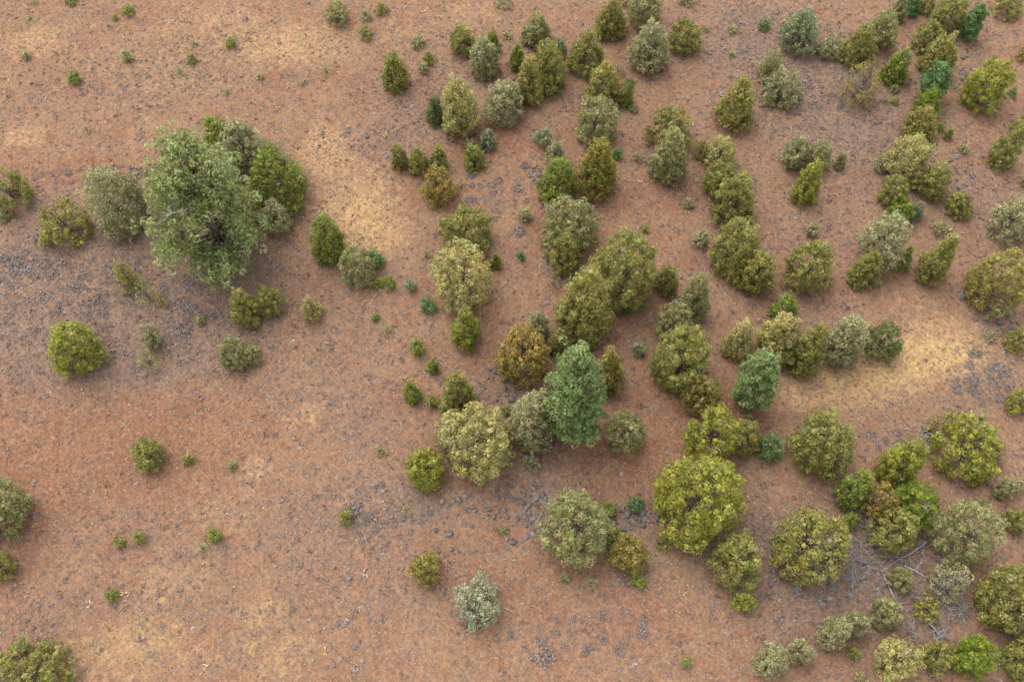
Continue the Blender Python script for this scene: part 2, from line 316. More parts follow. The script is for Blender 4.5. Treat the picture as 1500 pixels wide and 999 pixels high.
GREY = [(-25.34, 29.73, 8.02, 5.31, 0.45), (22.56, 45.27, 7.05, 4.78, 0.35), (16.36, 48.94, 4.33, 3.75, 0.3), (-18.12, 32.68, 3.45, 2.51, 0.3), (21.3, 11.72, 6.24, 3.28, 0.5), (15.65, 10.64, 3.64, 2.15, 0.3), (-23.31, 30.21, 7.21, 3.88, 0.4), (-22.84, 35.24, 8.78, 3.13, 0.35), (25.07, 40.65, 7.29, 5.05, 0.3), (18.89, 35.24, 5.27, 3.13, 0.25), (-6.11, 45.27, 3.76, 3.58, 0.25), (-23.19, 29.49, 6.32, 3.6, 1.3), (-28.92, 30.7, 3.4, 3.42, 0.6), (-28.35, 25.98, 3.7, 2.51, 0.6), (-20.27, 26.9, 4.14, 2.31, 0.8), (-26.94, 33.7, 4.78, 1.53, 0.5), (-21.96, 47.7, 5.25, 2.09, 0.45), (-30.31, 46.48, 5.21, 2.42, 0.35), (-8.74, 42.06, 2.07, 1.14, 0.6), (-13.17, 40.09, 2.27, 2.23, 0.2), (-10.85, 23.08, 3.62, 2.4, 0.4), (-8.69, 20.73, 2.76, 2.11, 0.35), (-21.91, 50.84, 4.38, 1.6, 0.3), (-7.46, 44.09, 2.8, 2.94, 0.3), (-4.21, 16.85, 4.21, 1.35, 0.5), (-0.2, 24.18, 2.43, 1.78, 0.9), (1.54, 17.44, 2.12, 2.4, 0.8), (13.13, 14.32, 2.63, 2.28, 0.8), (12.78, 18.25, 2.32, 2.43, 0.3), (18.1, 12.45, 4.43, 2.21, 0.6), (28.11, 24.85, 2.24, 2.24, 0.8), (23.25, 20.52, 4.34, 1.09, 0.55), (21.56, 48.32, 4.31, 2.79, 0.7), (18.5, 50.84, 4.38, 3.2, 0.5), (22.67, 42.93, 4.63, 2.89, 0.4), (29.86, 37.36, 2.67, 1.82, 0.5), (-11.7, 15.09, 3.4, 1.93, 0.4), (-7.24, 16.26, 3.43, 1.77, 0.5), (-17.69, 14.71, 3.39, 2.3, 0.25), (-18.25, 11.0, 2.56, 1.44, 0.3), (-23.8, 11.36, 2.93, 1.09, 0.45), (-25.61, 9.57, 2.16, 1.05, 0.5), (-5.14, 11.72, 4.41, 1.82, 0.3), (-10.65, 11.72, 2.57, 1.82, 0.25), (2.89, 9.57, 3.61, 1.41, 0.35), (5.91, 12.45, 2.96, 1.47, 0.3), (-1.44, 48.32, 4.31, 3.1, 0.3), (-7.3, 50.84, 2.92, 2.56, 0.2), (8.66, 40.65, 4.56, 3.37, 0.2), (33.07, 48.32, 0.96, 3.1, 0.6), (16.76, 52.78, 2.96, 1.97, 0.4), (-2.08, 27.83, 1.67, 1.41, 0.2), (-9.58, 27.83, 3.33, 2.34, 0.3), (-30.64, 36.82, 2.66, 1.17, 0.4), (-22.72, 15.48, 4.17, 1.94, 0.25), (-11.77, 34.21, 2.62, 3.08, 0.2), (-18.2, 31.69, 2.57, 1.49, 0.4), (25.94, 18.25, 2.71, 1.62, 0.4), (32.06, 35.24, 2.64, 3.13, 0.4), (8.71, 15.48, 3.03, 1.55, 0.5), (17.8, 30.21, 3.39, 1.46, 0.3), (4.7, 45.27, 3.29, 2.98, 0.25)]
ROCKS = [(6.35, 15.98, 1.29, 0.78, 46.0, 0.3, 'dark grey basalt rock in the heap left of the largest bright green juniper', 'dark rocks in the heap'), (8.07, 16.18, 0.84, 0.63, 16.0, 0.26, 'dark grey basalt rock in the heap left of the largest bright green juniper', 'dark rocks in the heap'), (-0.4, 23.96, 1.78, 1.33, 34.0, 0.26, 'dark rock in the scatter left of the blue-green pine', 'dark rocks left of the pine'), (1.37, 16.45, 0.92, 1.57, 36.0, 0.3, 'grey rock in the scatter touching the left side of the large rounded juniper', 'grey rocks beside the rounded juniper'), (28.38, 30.12, 0.85, 0.29, 9.0, 0.34, 'black rock below the broad golden-olive juniper near the right edge', 'black rocks below the broad juniper'), (29.76, 28.3, 1.42, 0.94, 30.0, 0.32, 'dark rock left of the edge juniper below the broad golden-olive one', 'dark rocks by the right edge'), (31.82, 48.81, 0.58, 2.25, 22.0, 0.32, 'dark rock along the red track at upper right', 'dark rocks along the track'), (13.32, 12.64, 1.48, 1.48, 26.0, 0.24, 'dark stone in the rubble right of the medium olive juniper, lower middle', 'dark stones in the lower rubble'), (29.35, 39.26, 1.35, 1.21, 16.0, 0.28, 'dark rock on the slope right of the long tree row', 'dark rocks right of the tree row'), (19.39, 29.49, 2.53, 0.38, 14.0, 0.24, 'dark stone on the bare ground above the row by the yellow grass', 'dark stones above the grass'), (-11.5, 42.06, 1.84, 0.8, 10.0, 0.26, 'dark stone at the top end of the pale straw strip', 'dark stones above the straw strip'), (-6.1, 12.45, 3.33, 2.21, 26.0, 0.17, 'small dark stone on the bare soil around the yellowish-olive bush, bottom', 'small dark stones on bare soil')]
ROCK_LINE = [(-4.62, 16.45), (-4.19, 16.26), (-4.01, 16.61), (-3.83, 16.93), (-3.37, 16.93), (-3.15, 17.16), (-2.93, 17.6), (-2.76, 17.2), (-2.68, 16.85), (-2.25, 16.61), (-2.02, 16.33), (-1.79, 16.37), (-1.56, 16.1), (-0.99, 15.98), (-0.54, 16.81), (-0.08, 17.16), (-0.53, 16.41), (0.11, 16.02), (0.73, 16.77), (0.87, 15.71), (-0.54, 18.21), (0.26, 14.78), (0.0, 14.78), (-0.3, 14.82), (-3.56, 14.21), (-2.62, 14.13), (1.02, 14.9), (1.25, 15.09), (-3.4, 15.17), (-4.16, 15.24), (-8.96, 12.64), (-9.2, 10.14), (-8.28, 9.29), (-6.84, 13.19), (-6.63, 16.26)]
SAGE = [(-23.23, 29.73, 5.49, 2.89, 60.0, 0.34, 'ash-grey low shrub in the grey scrub patch below the biggest light-green pine', 'grey shrubs in the scrub patch'), (-29.98, 31.69, 2.14, 2.48, 26.0, 0.36, 'pale blue-grey low shrub at the left end of the grey scrub patch', 'pale grey shrubs by the left edge'), (-27.06, 39.09, 4.96, 0.99, 26.0, 0.32, 'pale ash-grey shrub on the red strip above the feathery juniper at left', 'pale shrubs on the red strip'), (-0.45, 37.36, 2.67, 3.22, 26.0, 0.3, 'pale grey dry tuft on the red soil left of the middle tree column', 'grey tufts on red soil'), (27.97, 24.18, 1.82, 2.0, 28.0, 0.32, 'dark grey low shrub right of the yellow grass clearing', 'grey shrubs right of the clearing'), (23.63, 20.39, 3.54, 0.84, 26.0, 0.28, 'grey low shrub between the two large junipers below the yellow grass', 'grey shrubs below the clearing'), (21.44, 47.39, 3.33, 2.76, 28.0, 0.36, 'ash-grey low shrub left of the half-dead grey juniper', 'grey shrubs at the upper right'), (-7.24, 16.26, 2.67, 1.96, 28.0, 0.26, 'blue-grey low shrub on the lower open slope left of the rock line', 'grey shrubs on the lower slope'), (3.61, 9.57, 3.97, 1.76, 30.0, 0.24, 'blue-grey low shrub on the pinkish soil near the bottom edge', 'grey shrubs near the bottom edge')]
DEAD = [('dead_twigs', [(2.28, 32.08)], 0.85, 'small bare silver-grey dead shrub with radiating twigs, centre', 'dead shrub'), ('brush_pile', [(19.5, 16.18), (19.74, 15.28), (19.06, 14.32), (18.48, 13.49), (18.61, 16.85)], 1.0, 'tangled heap of bare grey dead branches left of the thicket', 'brush pile'), ('fallen_branch', [(22.77, 14.52), (21.76, 13.87), (20.94, 13.49), (20.1, 12.9)], 0.05, 'long bare grey fallen branch above the small ringed ball-shaped bush', 'branch'), ('fallen_branch', [(20.07, 12.75), (20.25, 12.01), (20.45, 11.5), (20.81, 11.0), (20.72, 10.1)], 0.06, 'bare crooked fallen branch left of the small ringed ball-shaped bush', 'branch'), ('fallen_branch', [(21.26, 13.19), (21.81, 12.9), (22.2, 12.64), (22.48, 12.53)], 0.06, 'forked bare branch right of the small ringed ball-shaped bush', 'branch'), ('fallen_branch', [(21.86, 10.35), (22.15, 10.0), (22.51, 9.57), (22.65, 9.22)], 0.05, 'bare splayed fallen branch below the yellow-green low bush', 'branch'), ('dead_twigs', [(18.43, 12.9)], 1.0, 'pale grey dead shrub at the lower end of the brush pile', 'dead shrub'), ('dead_twigs', [(23.35, 10.92)], 1.05, 'pale grey dead shrub below the grey half-dead bush', 'dead shrub'), ('dead_twigs', [(23.33, 13.49)], 0.8, 'pale grey dead shrub just above the grey half-dead bush', 'dead shrub'), ('brush_pile', [(17.79, 12.82), (17.18, 12.45), (18.45, 12.27)], 0.8, 'low heap of pale grey dead sticks right of the juniper full of dead branches', 'brush pile'), ('brush_pile', [(19.89, 14.32), (20.54, 13.76), (19.33, 13.19)], 0.75, 'low grey heap of dead sticks below the olive juniper at the front of the thicket', 'brush pile'), ('dead_twigs', [(22.44, 13.95)], 0.8, 'grey twiggy dead shrub left of the large dull pale juniper', 'dead shrub'), ('dead_twigs', [(22.58, 9.75)], 0.75, 'grey splayed dead shrub above the small olive juniper at the bottom', 'dead shrub'), ('dead_twigs', [(18.34, 15.28)], 0.8, 'grey dead shrub between the juniper full of dead branches and the brush heap', 'dead shrub'), ('dead_twigs', [(19.7, 12.01)], 0.7, 'low grey dead shrub left of the bare crooked fallen branch', 'dead shrub'), ('dead_twigs', [(21.13, 9.75)], 0.7, 'low grey dead shrub right of the pale olive bush, lower right', 'dead shrub'), ('dead_twigs', [(24.39, 12.45)], 0.75, 'grey dead shrub at the right side of the grey half-dead bush', 'dead shrub'), ('dead_twigs', [(16.48, 11.36)], 0.65, 'low grey dead shrub above the tall pale bush at bottom right', 'dead shrub'), ('brush_pile', [(23.07, 11.36), (23.72, 11.9), (23.84, 10.64)], 0.7, 'low pale heap of dead sticks below the grey half-dead bush', 'brush pile'), ('dead_twigs', [(20.1, 16.85)], 0.8, 'bare grey dead shrub at the top of the tangled brush heap', 'dead shrub'), ('dead_twigs', [(21.82, 11.54)], 0.7, 'thin grey dead shrub between the ringed bush and the low yellow-green bush', 'dead shrub'), ('dead_twigs', [(15.31, 12.27)], 0.7, 'grey dead shrub at the foot of the pale juniper full of dead branches', 'dead shrub')]

# ------------------------------------------------------------------ helpers
def gz(x, y):                                   # the lie of the land
    x = np.asarray(x, float); y = np.asarray(y, float)
    near = .16*np.sin(x*.21+1.1)*np.cos(y*.17) + .10*np.sin(x*.47+y*.31) + .05*np.sin(x*1.1-y*.9+.7)
    d = np.hypot(x, y-35)
    return near + np.clip(d-120, 0, None)**1.2*.006*np.sin(x*.006+.5)*np.cos(y*.005)

def mesh(name, v, f, mat, col=None, smooth=False, smoothv=None):
    v = np.asarray(v, np.float32); f = np.asarray(f, np.int32); k = f.shape[1]
    m = bpy.data.meshes.new(name)
    m.vertices.add(len(v)); m.vertices.foreach_set('co', v.ravel())
    m.loops.add(f.size); m.loops.foreach_set('vertex_index', f.ravel())
    m.polygons.add(len(f)); m.polygons.foreach_set('loop_start', np.arange(0, f.size, k, dtype=np.int32))
    m.polygons.foreach_set('loop_total', np.full(len(f), k, np.int32))
    if smooth: m.polygons.foreach_set('use_smooth', np.ones(len(f), bool))
    m.materials.append(mat)
    if col is not None:
        a = m.color_attributes.new('tint', 'FLOAT_COLOR', 'POINT')
        a.data.foreach_set('color', np.concatenate([col, np.ones((len(col), 1))], 1).astype(np.float32).ravel())
    m.update(calc_edges=True)
    return m

def link(name, data, parent=None, loc=None):
    o = bpy.data.objects.new(name, data); C.objects.link(o)
    if parent is not None: o.parent = parent
    if loc is not None: o.location = loc
    return o

def tag(o, label, cat, group=None):
    o['label'] = label; o['category'] = cat
    if group: o['group'] = group
    return o

def norm(a): return a/np.maximum(np.linalg.norm(a, axis=-1, keepdims=True), 1e-9)

def frames(d, g):                               # two unit vectors across each direction d
    a = g.normal(size=d.shape); u = norm(np.cross(d, a)); return u, np.cross(d, u)

def tube(pts, rad, n=6):                        # tapered tube along points -> verts, tri faces
    pts = np.asarray(pts, float); k = len(pts); rad = np.broadcast_to(np.asarray(rad, float), (k,))
    t = norm(np.gradient(pts, axis=0)); ref = np.array([.31, .87, .38])
    u = norm(np.cross(t, ref)); v = np.cross(t, u)
    a = np.arange(n)/n*2*np.pi
    V = pts[:, None]+rad[:, None, None]*(np.cos(a)[None, :, None]*u[:, None]+np.sin(a)[None, :, None]*v[:, None])
    F = []
    for i in range(k-1):
        for j in range(n):
            p, q = i*n+j, i*n+(j+1) % n
            F += [(p, q, q+n), (p, q+n, p+n)]
    V = V.reshape(-1, 3); c = len(V); V = np.vstack([V, pts[-1:]])
    F += [((k-1)*n+j, (k-1)*n+(j+1) % n, c) for j in range(n)]
    return V, np.array(F)

class Bag:
    def __init__(s): s.v, s.f, s.n = [], [], 0
    def add(s, v, f): s.v.append(v); s.f.append(f+s.n); s.n += len(v)
    def get(s): return np.vstack(s.v), np.vstack(s.f)

# ------------------------------------------------------------------ materials
def new_mat(name):
    m = bpy.data.materials.new(name); m.use_nodes = True
    n = m.node_tree.nodes; n.clear(); return m, n, m.node_tree.links

def leaf_material():
    m, n, l = new_mat('foliage')
    out = n.new('ShaderNodeOutputMaterial'); at = n.new('ShaderNodeAttribute'); at.attribute_name = 'tint'
    p = n.new('ShaderNodeBsdfPrincipled'); p.inputs['Roughness'].default_value = .62
    p.inputs['Specular IOR Level'].default_value = .25
    tr = n.new('ShaderNodeBsdfTranslucent'); mx = n.new('ShaderNodeMixShader'); mx.inputs[0].default_value = .27
    geo = n.new('ShaderNodeNewGeometry'); nz = n.new('ShaderNodeTexNoise'); nz.inputs['Scale'].default_value = 9
    l.new(geo.outputs['Position'], nz.inputs['Vector'])
    mr = n.new('ShaderNodeMapRange'); mr.inputs['To Min'].default_value = .72; mr.inputs['To Max'].default_value = 1.28
    l.new(nz.outputs[0], mr.inputs[0])
    mul = n.new('ShaderNodeVectorMath'); mul.operation = 'SCALE'
    l.new(at.outputs['Color'], mul.inputs[0]); l.new(mr.outputs[0], mul.inputs['Scale'])
    l.new(mul.outputs[0], p.inputs['Base Color']); l.new(mul.outputs[0], tr.inputs[0])
    l.new(p.outputs[0], mx.inputs[1]); l.new(tr.outputs[0], mx.inputs[2]); l.new(mx.outputs[0], out.inputs[0])
    return m

def noise_material(name, c1, c2, scale, rough=.9, bump=.3, tint=False, detail=6):
    m, n, l = new_mat(name)
    out = n.new('ShaderNodeOutputMaterial'); p = n.new('ShaderNodeBsdfPrincipled'); p.inputs['Roughness'].default_value = rough
    p.inputs['Specular IOR Level'].default_value = .2
    tc = n.new('ShaderNodeNewGeometry'); nz = n.new('ShaderNodeTexNoise'); nz.inputs['Scale'].default_value = scale; nz.inputs['Detail'].default_value = detail
    l.new(tc.outputs['Position'], nz.inputs['Vector'])
    r = n.new('ShaderNodeValToRGB'); r.color_ramp.elements[0].position = .32; r.color_ramp.elements[1].position = .68
    r.color_ramp.elements[0].color = (*c1, 1); r.color_ramp.elements[1].color = (*c2, 1)
    l.new(nz.outputs[0], r.inputs[0])
    src = r.outputs[0]
    if tint:
        at = n.new('ShaderNodeAttribute'); at.attribute_name = 'tint'
        mu = n.new('ShaderNodeMix'); mu.data_type = 'RGBA'; mu.blend_type = 'MULTIPLY'; mu.inputs[0].default_value = 1
        l.new(src, mu.inputs[6]); l.new(at.outputs['Color'], mu.inputs[7]); src = mu.outputs[2]
    l.new(src, p.inputs['Base Color'])
    if bump:
        b = n.new('ShaderNodeBump'); b.inputs['Strength'].default_value = bump; b.inputs['Distance'].default_value = .05
        l.new(nz.outputs[0], b.inputs['Height']); l.new(b.outputs[0], p.inputs['Normal'])
    l.new(p.outputs[0], out.inputs[0])
    return m

def ground_material():
    m, n, l = new_mat('red_soil')
    out = n.new('ShaderNodeOutputMaterial'); p = n.new('ShaderNodeBsdfPrincipled')
    p.inputs['Roughness'].default_value = .95; p.inputs['Specular IOR Level'].default_value = .1
    geo = n.new('ShaderNodeNewGeometry'); pos = geo.outputs['Position']
    at = n.new('ShaderNodeAttribute'); at.attribute_name = 'field'
    sep = n.new('ShaderNodeSeparateColor'); l.new(at.outputs['Color'], sep.inputs[0])
    def noise(scale, detail=4, rough=.6, off=0.0, dist=0.0):
        mp = n.new('ShaderNodeMapping'); mp.inputs['Location'].default_value = (off, off*.7, off*.3); l.new(pos, mp.inputs[0])
        z = n.new('ShaderNodeTexNoise'); z.inputs['Scale'].default_value = scale; z.inputs['Detail'].default_value = detail
        z.inputs['Roughness'].default_value = rough; z.inputs['Distortion'].default_value = dist; l.new(mp.outputs[0], z.inputs['Vector']); return z.outputs[0]
    def mathn(op, a, b):
        q = n.new('ShaderNodeMath'); q.operation = op
        for i, x in enumerate((a, b)):
            if isinstance(x, (int, float)): q.inputs[i].default_value = x
            else: l.new(x, q.inputs[i])
        return q.outputs[0]
    def rangen(x, a, b, c=0, d=1):
        q = n.new('ShaderNodeMapRange'); q.interpolation_type = 'SMOOTHSTEP'; l.new(x, q.inputs[0])
        for i, v in enumerate((a, b, c, d)): q.inputs[i+1].default_value = v
        return q.outputs[0]
    def mix(f, a, b):
        q = n.new('ShaderNodeMix'); q.data_type = 'RGBA'
        if isinstance(f, (int, float)): q.inputs[0].default_value = f
        else: l.new(f, q.inputs[0])
        for i, x in ((6, a), (7, b)):
            if isinstance(x, tuple): q.inputs[i].default_value = (*x, 1)
            else: l.new(x, q.inputs[i])
        return q.outputs[2]
    RED1, RED2, TAN, STR, GRY, ORG = (0.137, 0.058, 0.032), (0.109, 0.041, 0.021), (0.159, 0.091, 0.051), (0.290, 0.181, 0.086), (0.108, 0.069, 0.051), (0.163, 0.076, 0.035)
    ORG2 = (0.159, 0.068, 0.033)
    mid = noise(.35, 5, .62); med = noise(1.3, 5, .65, 7.); fine = noise(5.5, 4, .7, 3.); vf = noise(17, 3, .7, 9.)
    base = mix(rangen(mid, .34, .58), RED1, TAN)
    base = mix(mathn('MULTIPLY', rangen(med, .46, .64), .6), base, ORG)
    base = mix(mathn('MULTIPLY', rangen(noise(.9, 5, .7, 71., .6), .48, .62), .62), base, GRY)
    redf = rangen(mathn('ADD', sep.outputs[1], mathn('MULTIPLY', mathn('SUBTRACT', med, .5), 1.1)), .15, .95)
    base = mix(mathn('MULTIPLY', redf, .88), base, mix(rangen(fine, .35, .65), ORG2, RED2))
    gf = rangen(mathn('ADD', mathn('MULTIPLY', sep.outputs[2], .95), mathn('MULTIPLY', mathn('SUBTRACT', noise(2.1, 6, .7, 21.), .5), 2.2)), .12, .9)
    base = mix(mathn('MULTIPLY', gf, .95), base, GRY)
    sf = rangen(mathn('ADD', sep.outputs[0], mathn('MULTIPLY', mathn('SUBTRACT', noise(1.7, 6, .72, 33.), .5), 2.0)), .12, .8)
    base = mix(mathn('MULTIPLY', mathn('MULTIPLY', sf, rangen(noise(3.7, 5, .75, 91.), .34, .56)), .95), base, STR)
    base = mix(mathn('MULTIPLY', rangen(mathn('ADD', sep.outputs[0], mathn('MULTIPLY', mathn('SUBTRACT', med, .5), .9)), .85, 1.5), .8), base, (0.345, 0.230, 0.092))
    # litter: pale straw bits, mauve twigs and dark grit, grain by grain
    def cells(scale, off):
        mp = n.new('ShaderNodeMapping'); mp.inputs['Location'].default_value = (off, off*.6, 0); mp.inputs['Scale'].default_value = (1, 1, .3); l.new(pos, mp.inputs[0])
        v = n.new('ShaderNodeTexVoronoi'); v.inputs['Scale'].default_value = scale; v.inputs['Randomness'].default_value = 1
        l.new(mp.outputs[0], v.inputs['Vector']); sp = n.new('ShaderNodeSeparateColor'); l.new(v.outputs['Color'], sp.inputs[0]); return sp.outputs
    c1, c2, c3 = cells(6.5, 0.), cells(3.0, 5.), cells(12., 9.)
    base = mix(mathn('MULTIPLY', rangen(c2[0], .55, .95), mathn('ADD', .22, mathn('MULTIPLY', sep.outputs[2], .35))), base, (0.094, 0.064, 0.054))
    base = mix(mathn('MULTIPLY', rangen(c2[1], .6, 1.0), .35), base, (0.185, 0.106, 0.062))
    base = mix(mathn('MULTIPLY', rangen(c1[0], .5, 1.0), .42), base, (0.221, 0.136, 0.088))
    base = mix(mathn('MULTIPLY', rangen(c1[1], .5, 1.0), .42), base, (0.077, 0.050, 0.037))
    base = mix(mathn('MULTIPLY', rangen(c3[0], .5, 1.0), .36), base, (0.244, 0.157, 0.102))
    base = mix(mathn('MULTIPLY', rangen(c3[1], .5, 1.0), .36), base, (0.065, 0.042, 0.035))
    base = mix(mathn('MULTIPLY', rangen(fine, .54, .70), .45), base, (0.188, 0.109, 0.066))
    base = mix(mathn('MULTIPLY', rangen(noise(8.5, 4, .75, 51.), .55, .66), .38), base, (0.067, 0.043, 0.035))
    base = mix(mathn('MULTIPLY', rangen(vf, .56, .70), .4), base, (0.207, 0.135, 0.088))
    l.new(base, p.inputs['Base Color'])
    h = mathn('ADD', mathn('MULTIPLY', fine, .6), mathn('MULTIPLY', vf, .4))
    b = n.new('ShaderNodeBump'); b.inputs['Strength'].default_value = .5; b.inputs['Distance'].default_value = .06
    l.new(h, b.inputs['Height']); l.new(b.outputs[0], p.inputs['Normal'])
    l.new(p.outputs[0], out.inputs[0])
    return m

LEAF = leaf_material()
BARK = noise_material('bark', (.06, .046, .036), (.13, .105, .085), 14, .95, .5)
DEADWOOD = noise_material('dead_wood', (.15, .138, .132), (.28, .262, .255), 6, .9, .3)
STONE = noise_material('basalt', (.05, .043, .04), (.12, .104, .096), 5, .9, .6, tint=True)
DRY = noise_material('dry_growth', (.75, .75, .75), (1.1, 1.1, 1.1), 8, .95, 0, tint=True)
SOIL = ground_material()

# ------------------------------------------------------------------ ground fields
def field(x, y, E):
    o = np.zeros_like(x)
    for cx, cy, rx, ry, wt in E:
        d = ((x-cx)/max(rx, .3))**2+((y-cy)/max(ry, .3))**2
        o += wt*np.exp(-d*.85)
    return np.clip(o, 0, 1.6)

TR = []
for ln in TREES.strip().splitlines():
    a = ln.split(None, 6); TR.append((*map(float, a[:4]), a[4], a[5], a[6]))
TX = np.array([[t[0], t[1], t[2], t[3]] for t in TR])

def under(x, y, k=1.0):                         # 1 under a crown, falling to 0 outside it
    o = np.zeros_like(x)
    for tx, ty, tr, th in TX:
        if tr < .7: continue
        s = (abs(x-tx) < tr*2.2) & (abs(y-ty) < tr*2.2)
        if s.any():
            d = np.hypot(x[s]-tx, y[s]-ty)/(tr*k); o[s] = np.maximum(o[s], np.clip(1.5-d, 0, 1))
    return o

def axis_pts(lo, hi, step, far):
    a = list(np.arange(lo, hi+1e-6, step)); s = step; p = a[-1]; q = a[0]; up, dn = [], []
    while p < far: s *= 1.35; p += s; up.append(p)
    s = step
    while q > -far: s *= 1.35; q -= s; dn.append(q)
    return np.array(dn[::-1]+a+up)
gx = axis_pts(-52, 52, .45, 9000); gy = axis_pts(-2, 70, .45, 9000)
X, Y = np.meshgrid(gx, gy); nx, ny = len(gx), len(gy)
xf, yf = X.ravel(), Y.ravel()
idx = np.arange(nx*ny).reshape(ny, nx)
quads = np.stack([idx[:-1, :-1], idx[:-1, 1:], idx[1:, 1:], idx[1:, :-1]], -1).reshape(-1, 4)
small = rng.normal(size=xf.shape)*.018*((abs(xf) < 52) & (yf > -2) & (yf < 70))
gm = mesh('ground', np.stack([xf, yf, gz(xf, yf)+small], 1), quads, SOIL, smooth=True)
un = under(xf, yf, 1.05)
fa = gm.color_attributes.new('field', 'FLOAT_COLOR', 'POINT')
fld = np.stack([field(xf, yf, STRAW), np.clip(field(xf, yf, RED)+un*.55, 0, 1.3), field(xf, yf, GREY), np.ones_like(xf)], 1)
fa.data.foreach_set('color', fld.astype(np.float32).ravel())
g_o = link('ground', gm); g_o['kind'] = 'structure'; g_o['label'] = 'red and tan dry soil slope with patches of straw and grey litter'; g_o['category'] = 'ground'

# ------------------------------------------------------------------ trees
COL = {  # leaf colour, second leaf colour
 'ol': ((0.171, 0.165, 0.032), (0.236, 0.221, 0.065)), 'yl': ((0.200, 0.183, 0.035), (0.251, 0.228, 0.069)),
 'yo': ((0.200, 0.167, 0.032), (0.244, 0.206, 0.056)), 'by': ((0.180, 0.184, 0.019), (0.264, 0.260, 0.049)),
 'gd': ((0.270, 0.188, 0.036), (0.215, 0.172, 0.050)), 'gg': ((0.157, 0.158, 0.027), (0.247, 0.180, 0.036)),
 'gr': ((0.149, 0.178, 0.025), (0.203, 0.226, 0.049)), 'bt': ((0.119, 0.172, 0.014), (0.185, 0.222, 0.025)),
 'dk': ((0.100, 0.125, 0.030), (0.140, 0.158, 0.050)), 'po': ((0.195, 0.190, 0.063), (0.252, 0.242, 0.103)),
 'pa': ((0.235, 0.222, 0.096), (0.294, 0.275, 0.142)), 'py': ((0.290, 0.260, 0.078), (0.345, 0.305, 0.120)),
 'pb': ((0.190, 0.212, 0.098), (0.240, 0.255, 0.140)), 'bg': ((.088, .158, .045), (.125, .192, .072)),
 'bp': ((.135, .188, .054), (.190, .240, .092)), 'lg': ((.180, .212, .062), (.250, .275, .115)),
 'sg': ((0.230, 0.235, 0.135), (0.290, 0.290, 0.185))}

def prof(kind, t):
    if kind == 'c': return np.minimum(1, (t+.30)/.45)**.6*np.clip((1-t)/.80, 0, 1)**.74
    if kind in 'nB': return np.minimum(1, (t+.02)/.28)**.8*np.clip((1-t)/.72, 0, 1)**.55
    if kind == 'l': return np.minimum(1, (t+.25)/.45)**.6*np.clip((1-t)/.66, 0, 1)**.55
    return np.sqrt(np.clip(1-(np.maximum(t-.27, 0)/.73)**2, 0, 1))*np.minimum(1, (t+.40)/.62)**.6

def envelope_points(kind, r, h, n, g, amp=1.0):
    """n points spread over the crown's skin with outward normals"""
    tt = np.linspace(0, 1, 80); pr = prof(kind, tt)*r
    wgt = np.maximum(pr, .03*r)*np.hypot(np.gradient(pr, tt), h); cdf = np.cumsum(wgt); cdf /= cdf[-1]
    u = (np.arange(n)+g.uniform(.1, .9, n))/n
    t = np.interp(u, cdf, tt)
    az = np.arange(n)*2.399963+g.normal(size=n)*.35+g.uniform(0, 6.28)
    ph = g.uniform(0, 6.28, 4)
    md = 1+.09*np.sin(2*az+ph[0]+t*2)+.11*np.sin(3*az+ph[1]-t*5)+.09*np.sin(5*az+ph[2]+t*9)-.02
    rr = np.interp(t, tt, pr)*(1+(md-1)*amp)
    sl = np.interp(t, tt, np.gradient(pr, tt)/h)
    P = np.stack([rr*np.cos(az), rr*np.sin(az), t*h], 1)
    N = norm(np.stack([np.cos(az), np.sin(az), -sl], 1))
    return P, N

OCT_V = np.array([[1, 0, 0], [-1, 0, 0], [0, 1, 0], [0, -1, 0], [0, 0, 1], [0, 0, -1]], float)
OCT_F = np.array([[0, 2, 4], [2, 1, 4], [1, 3, 4], [3, 0, 4], [2, 0, 5], [1, 2, 5], [3, 1, 5], [0, 3, 5]])

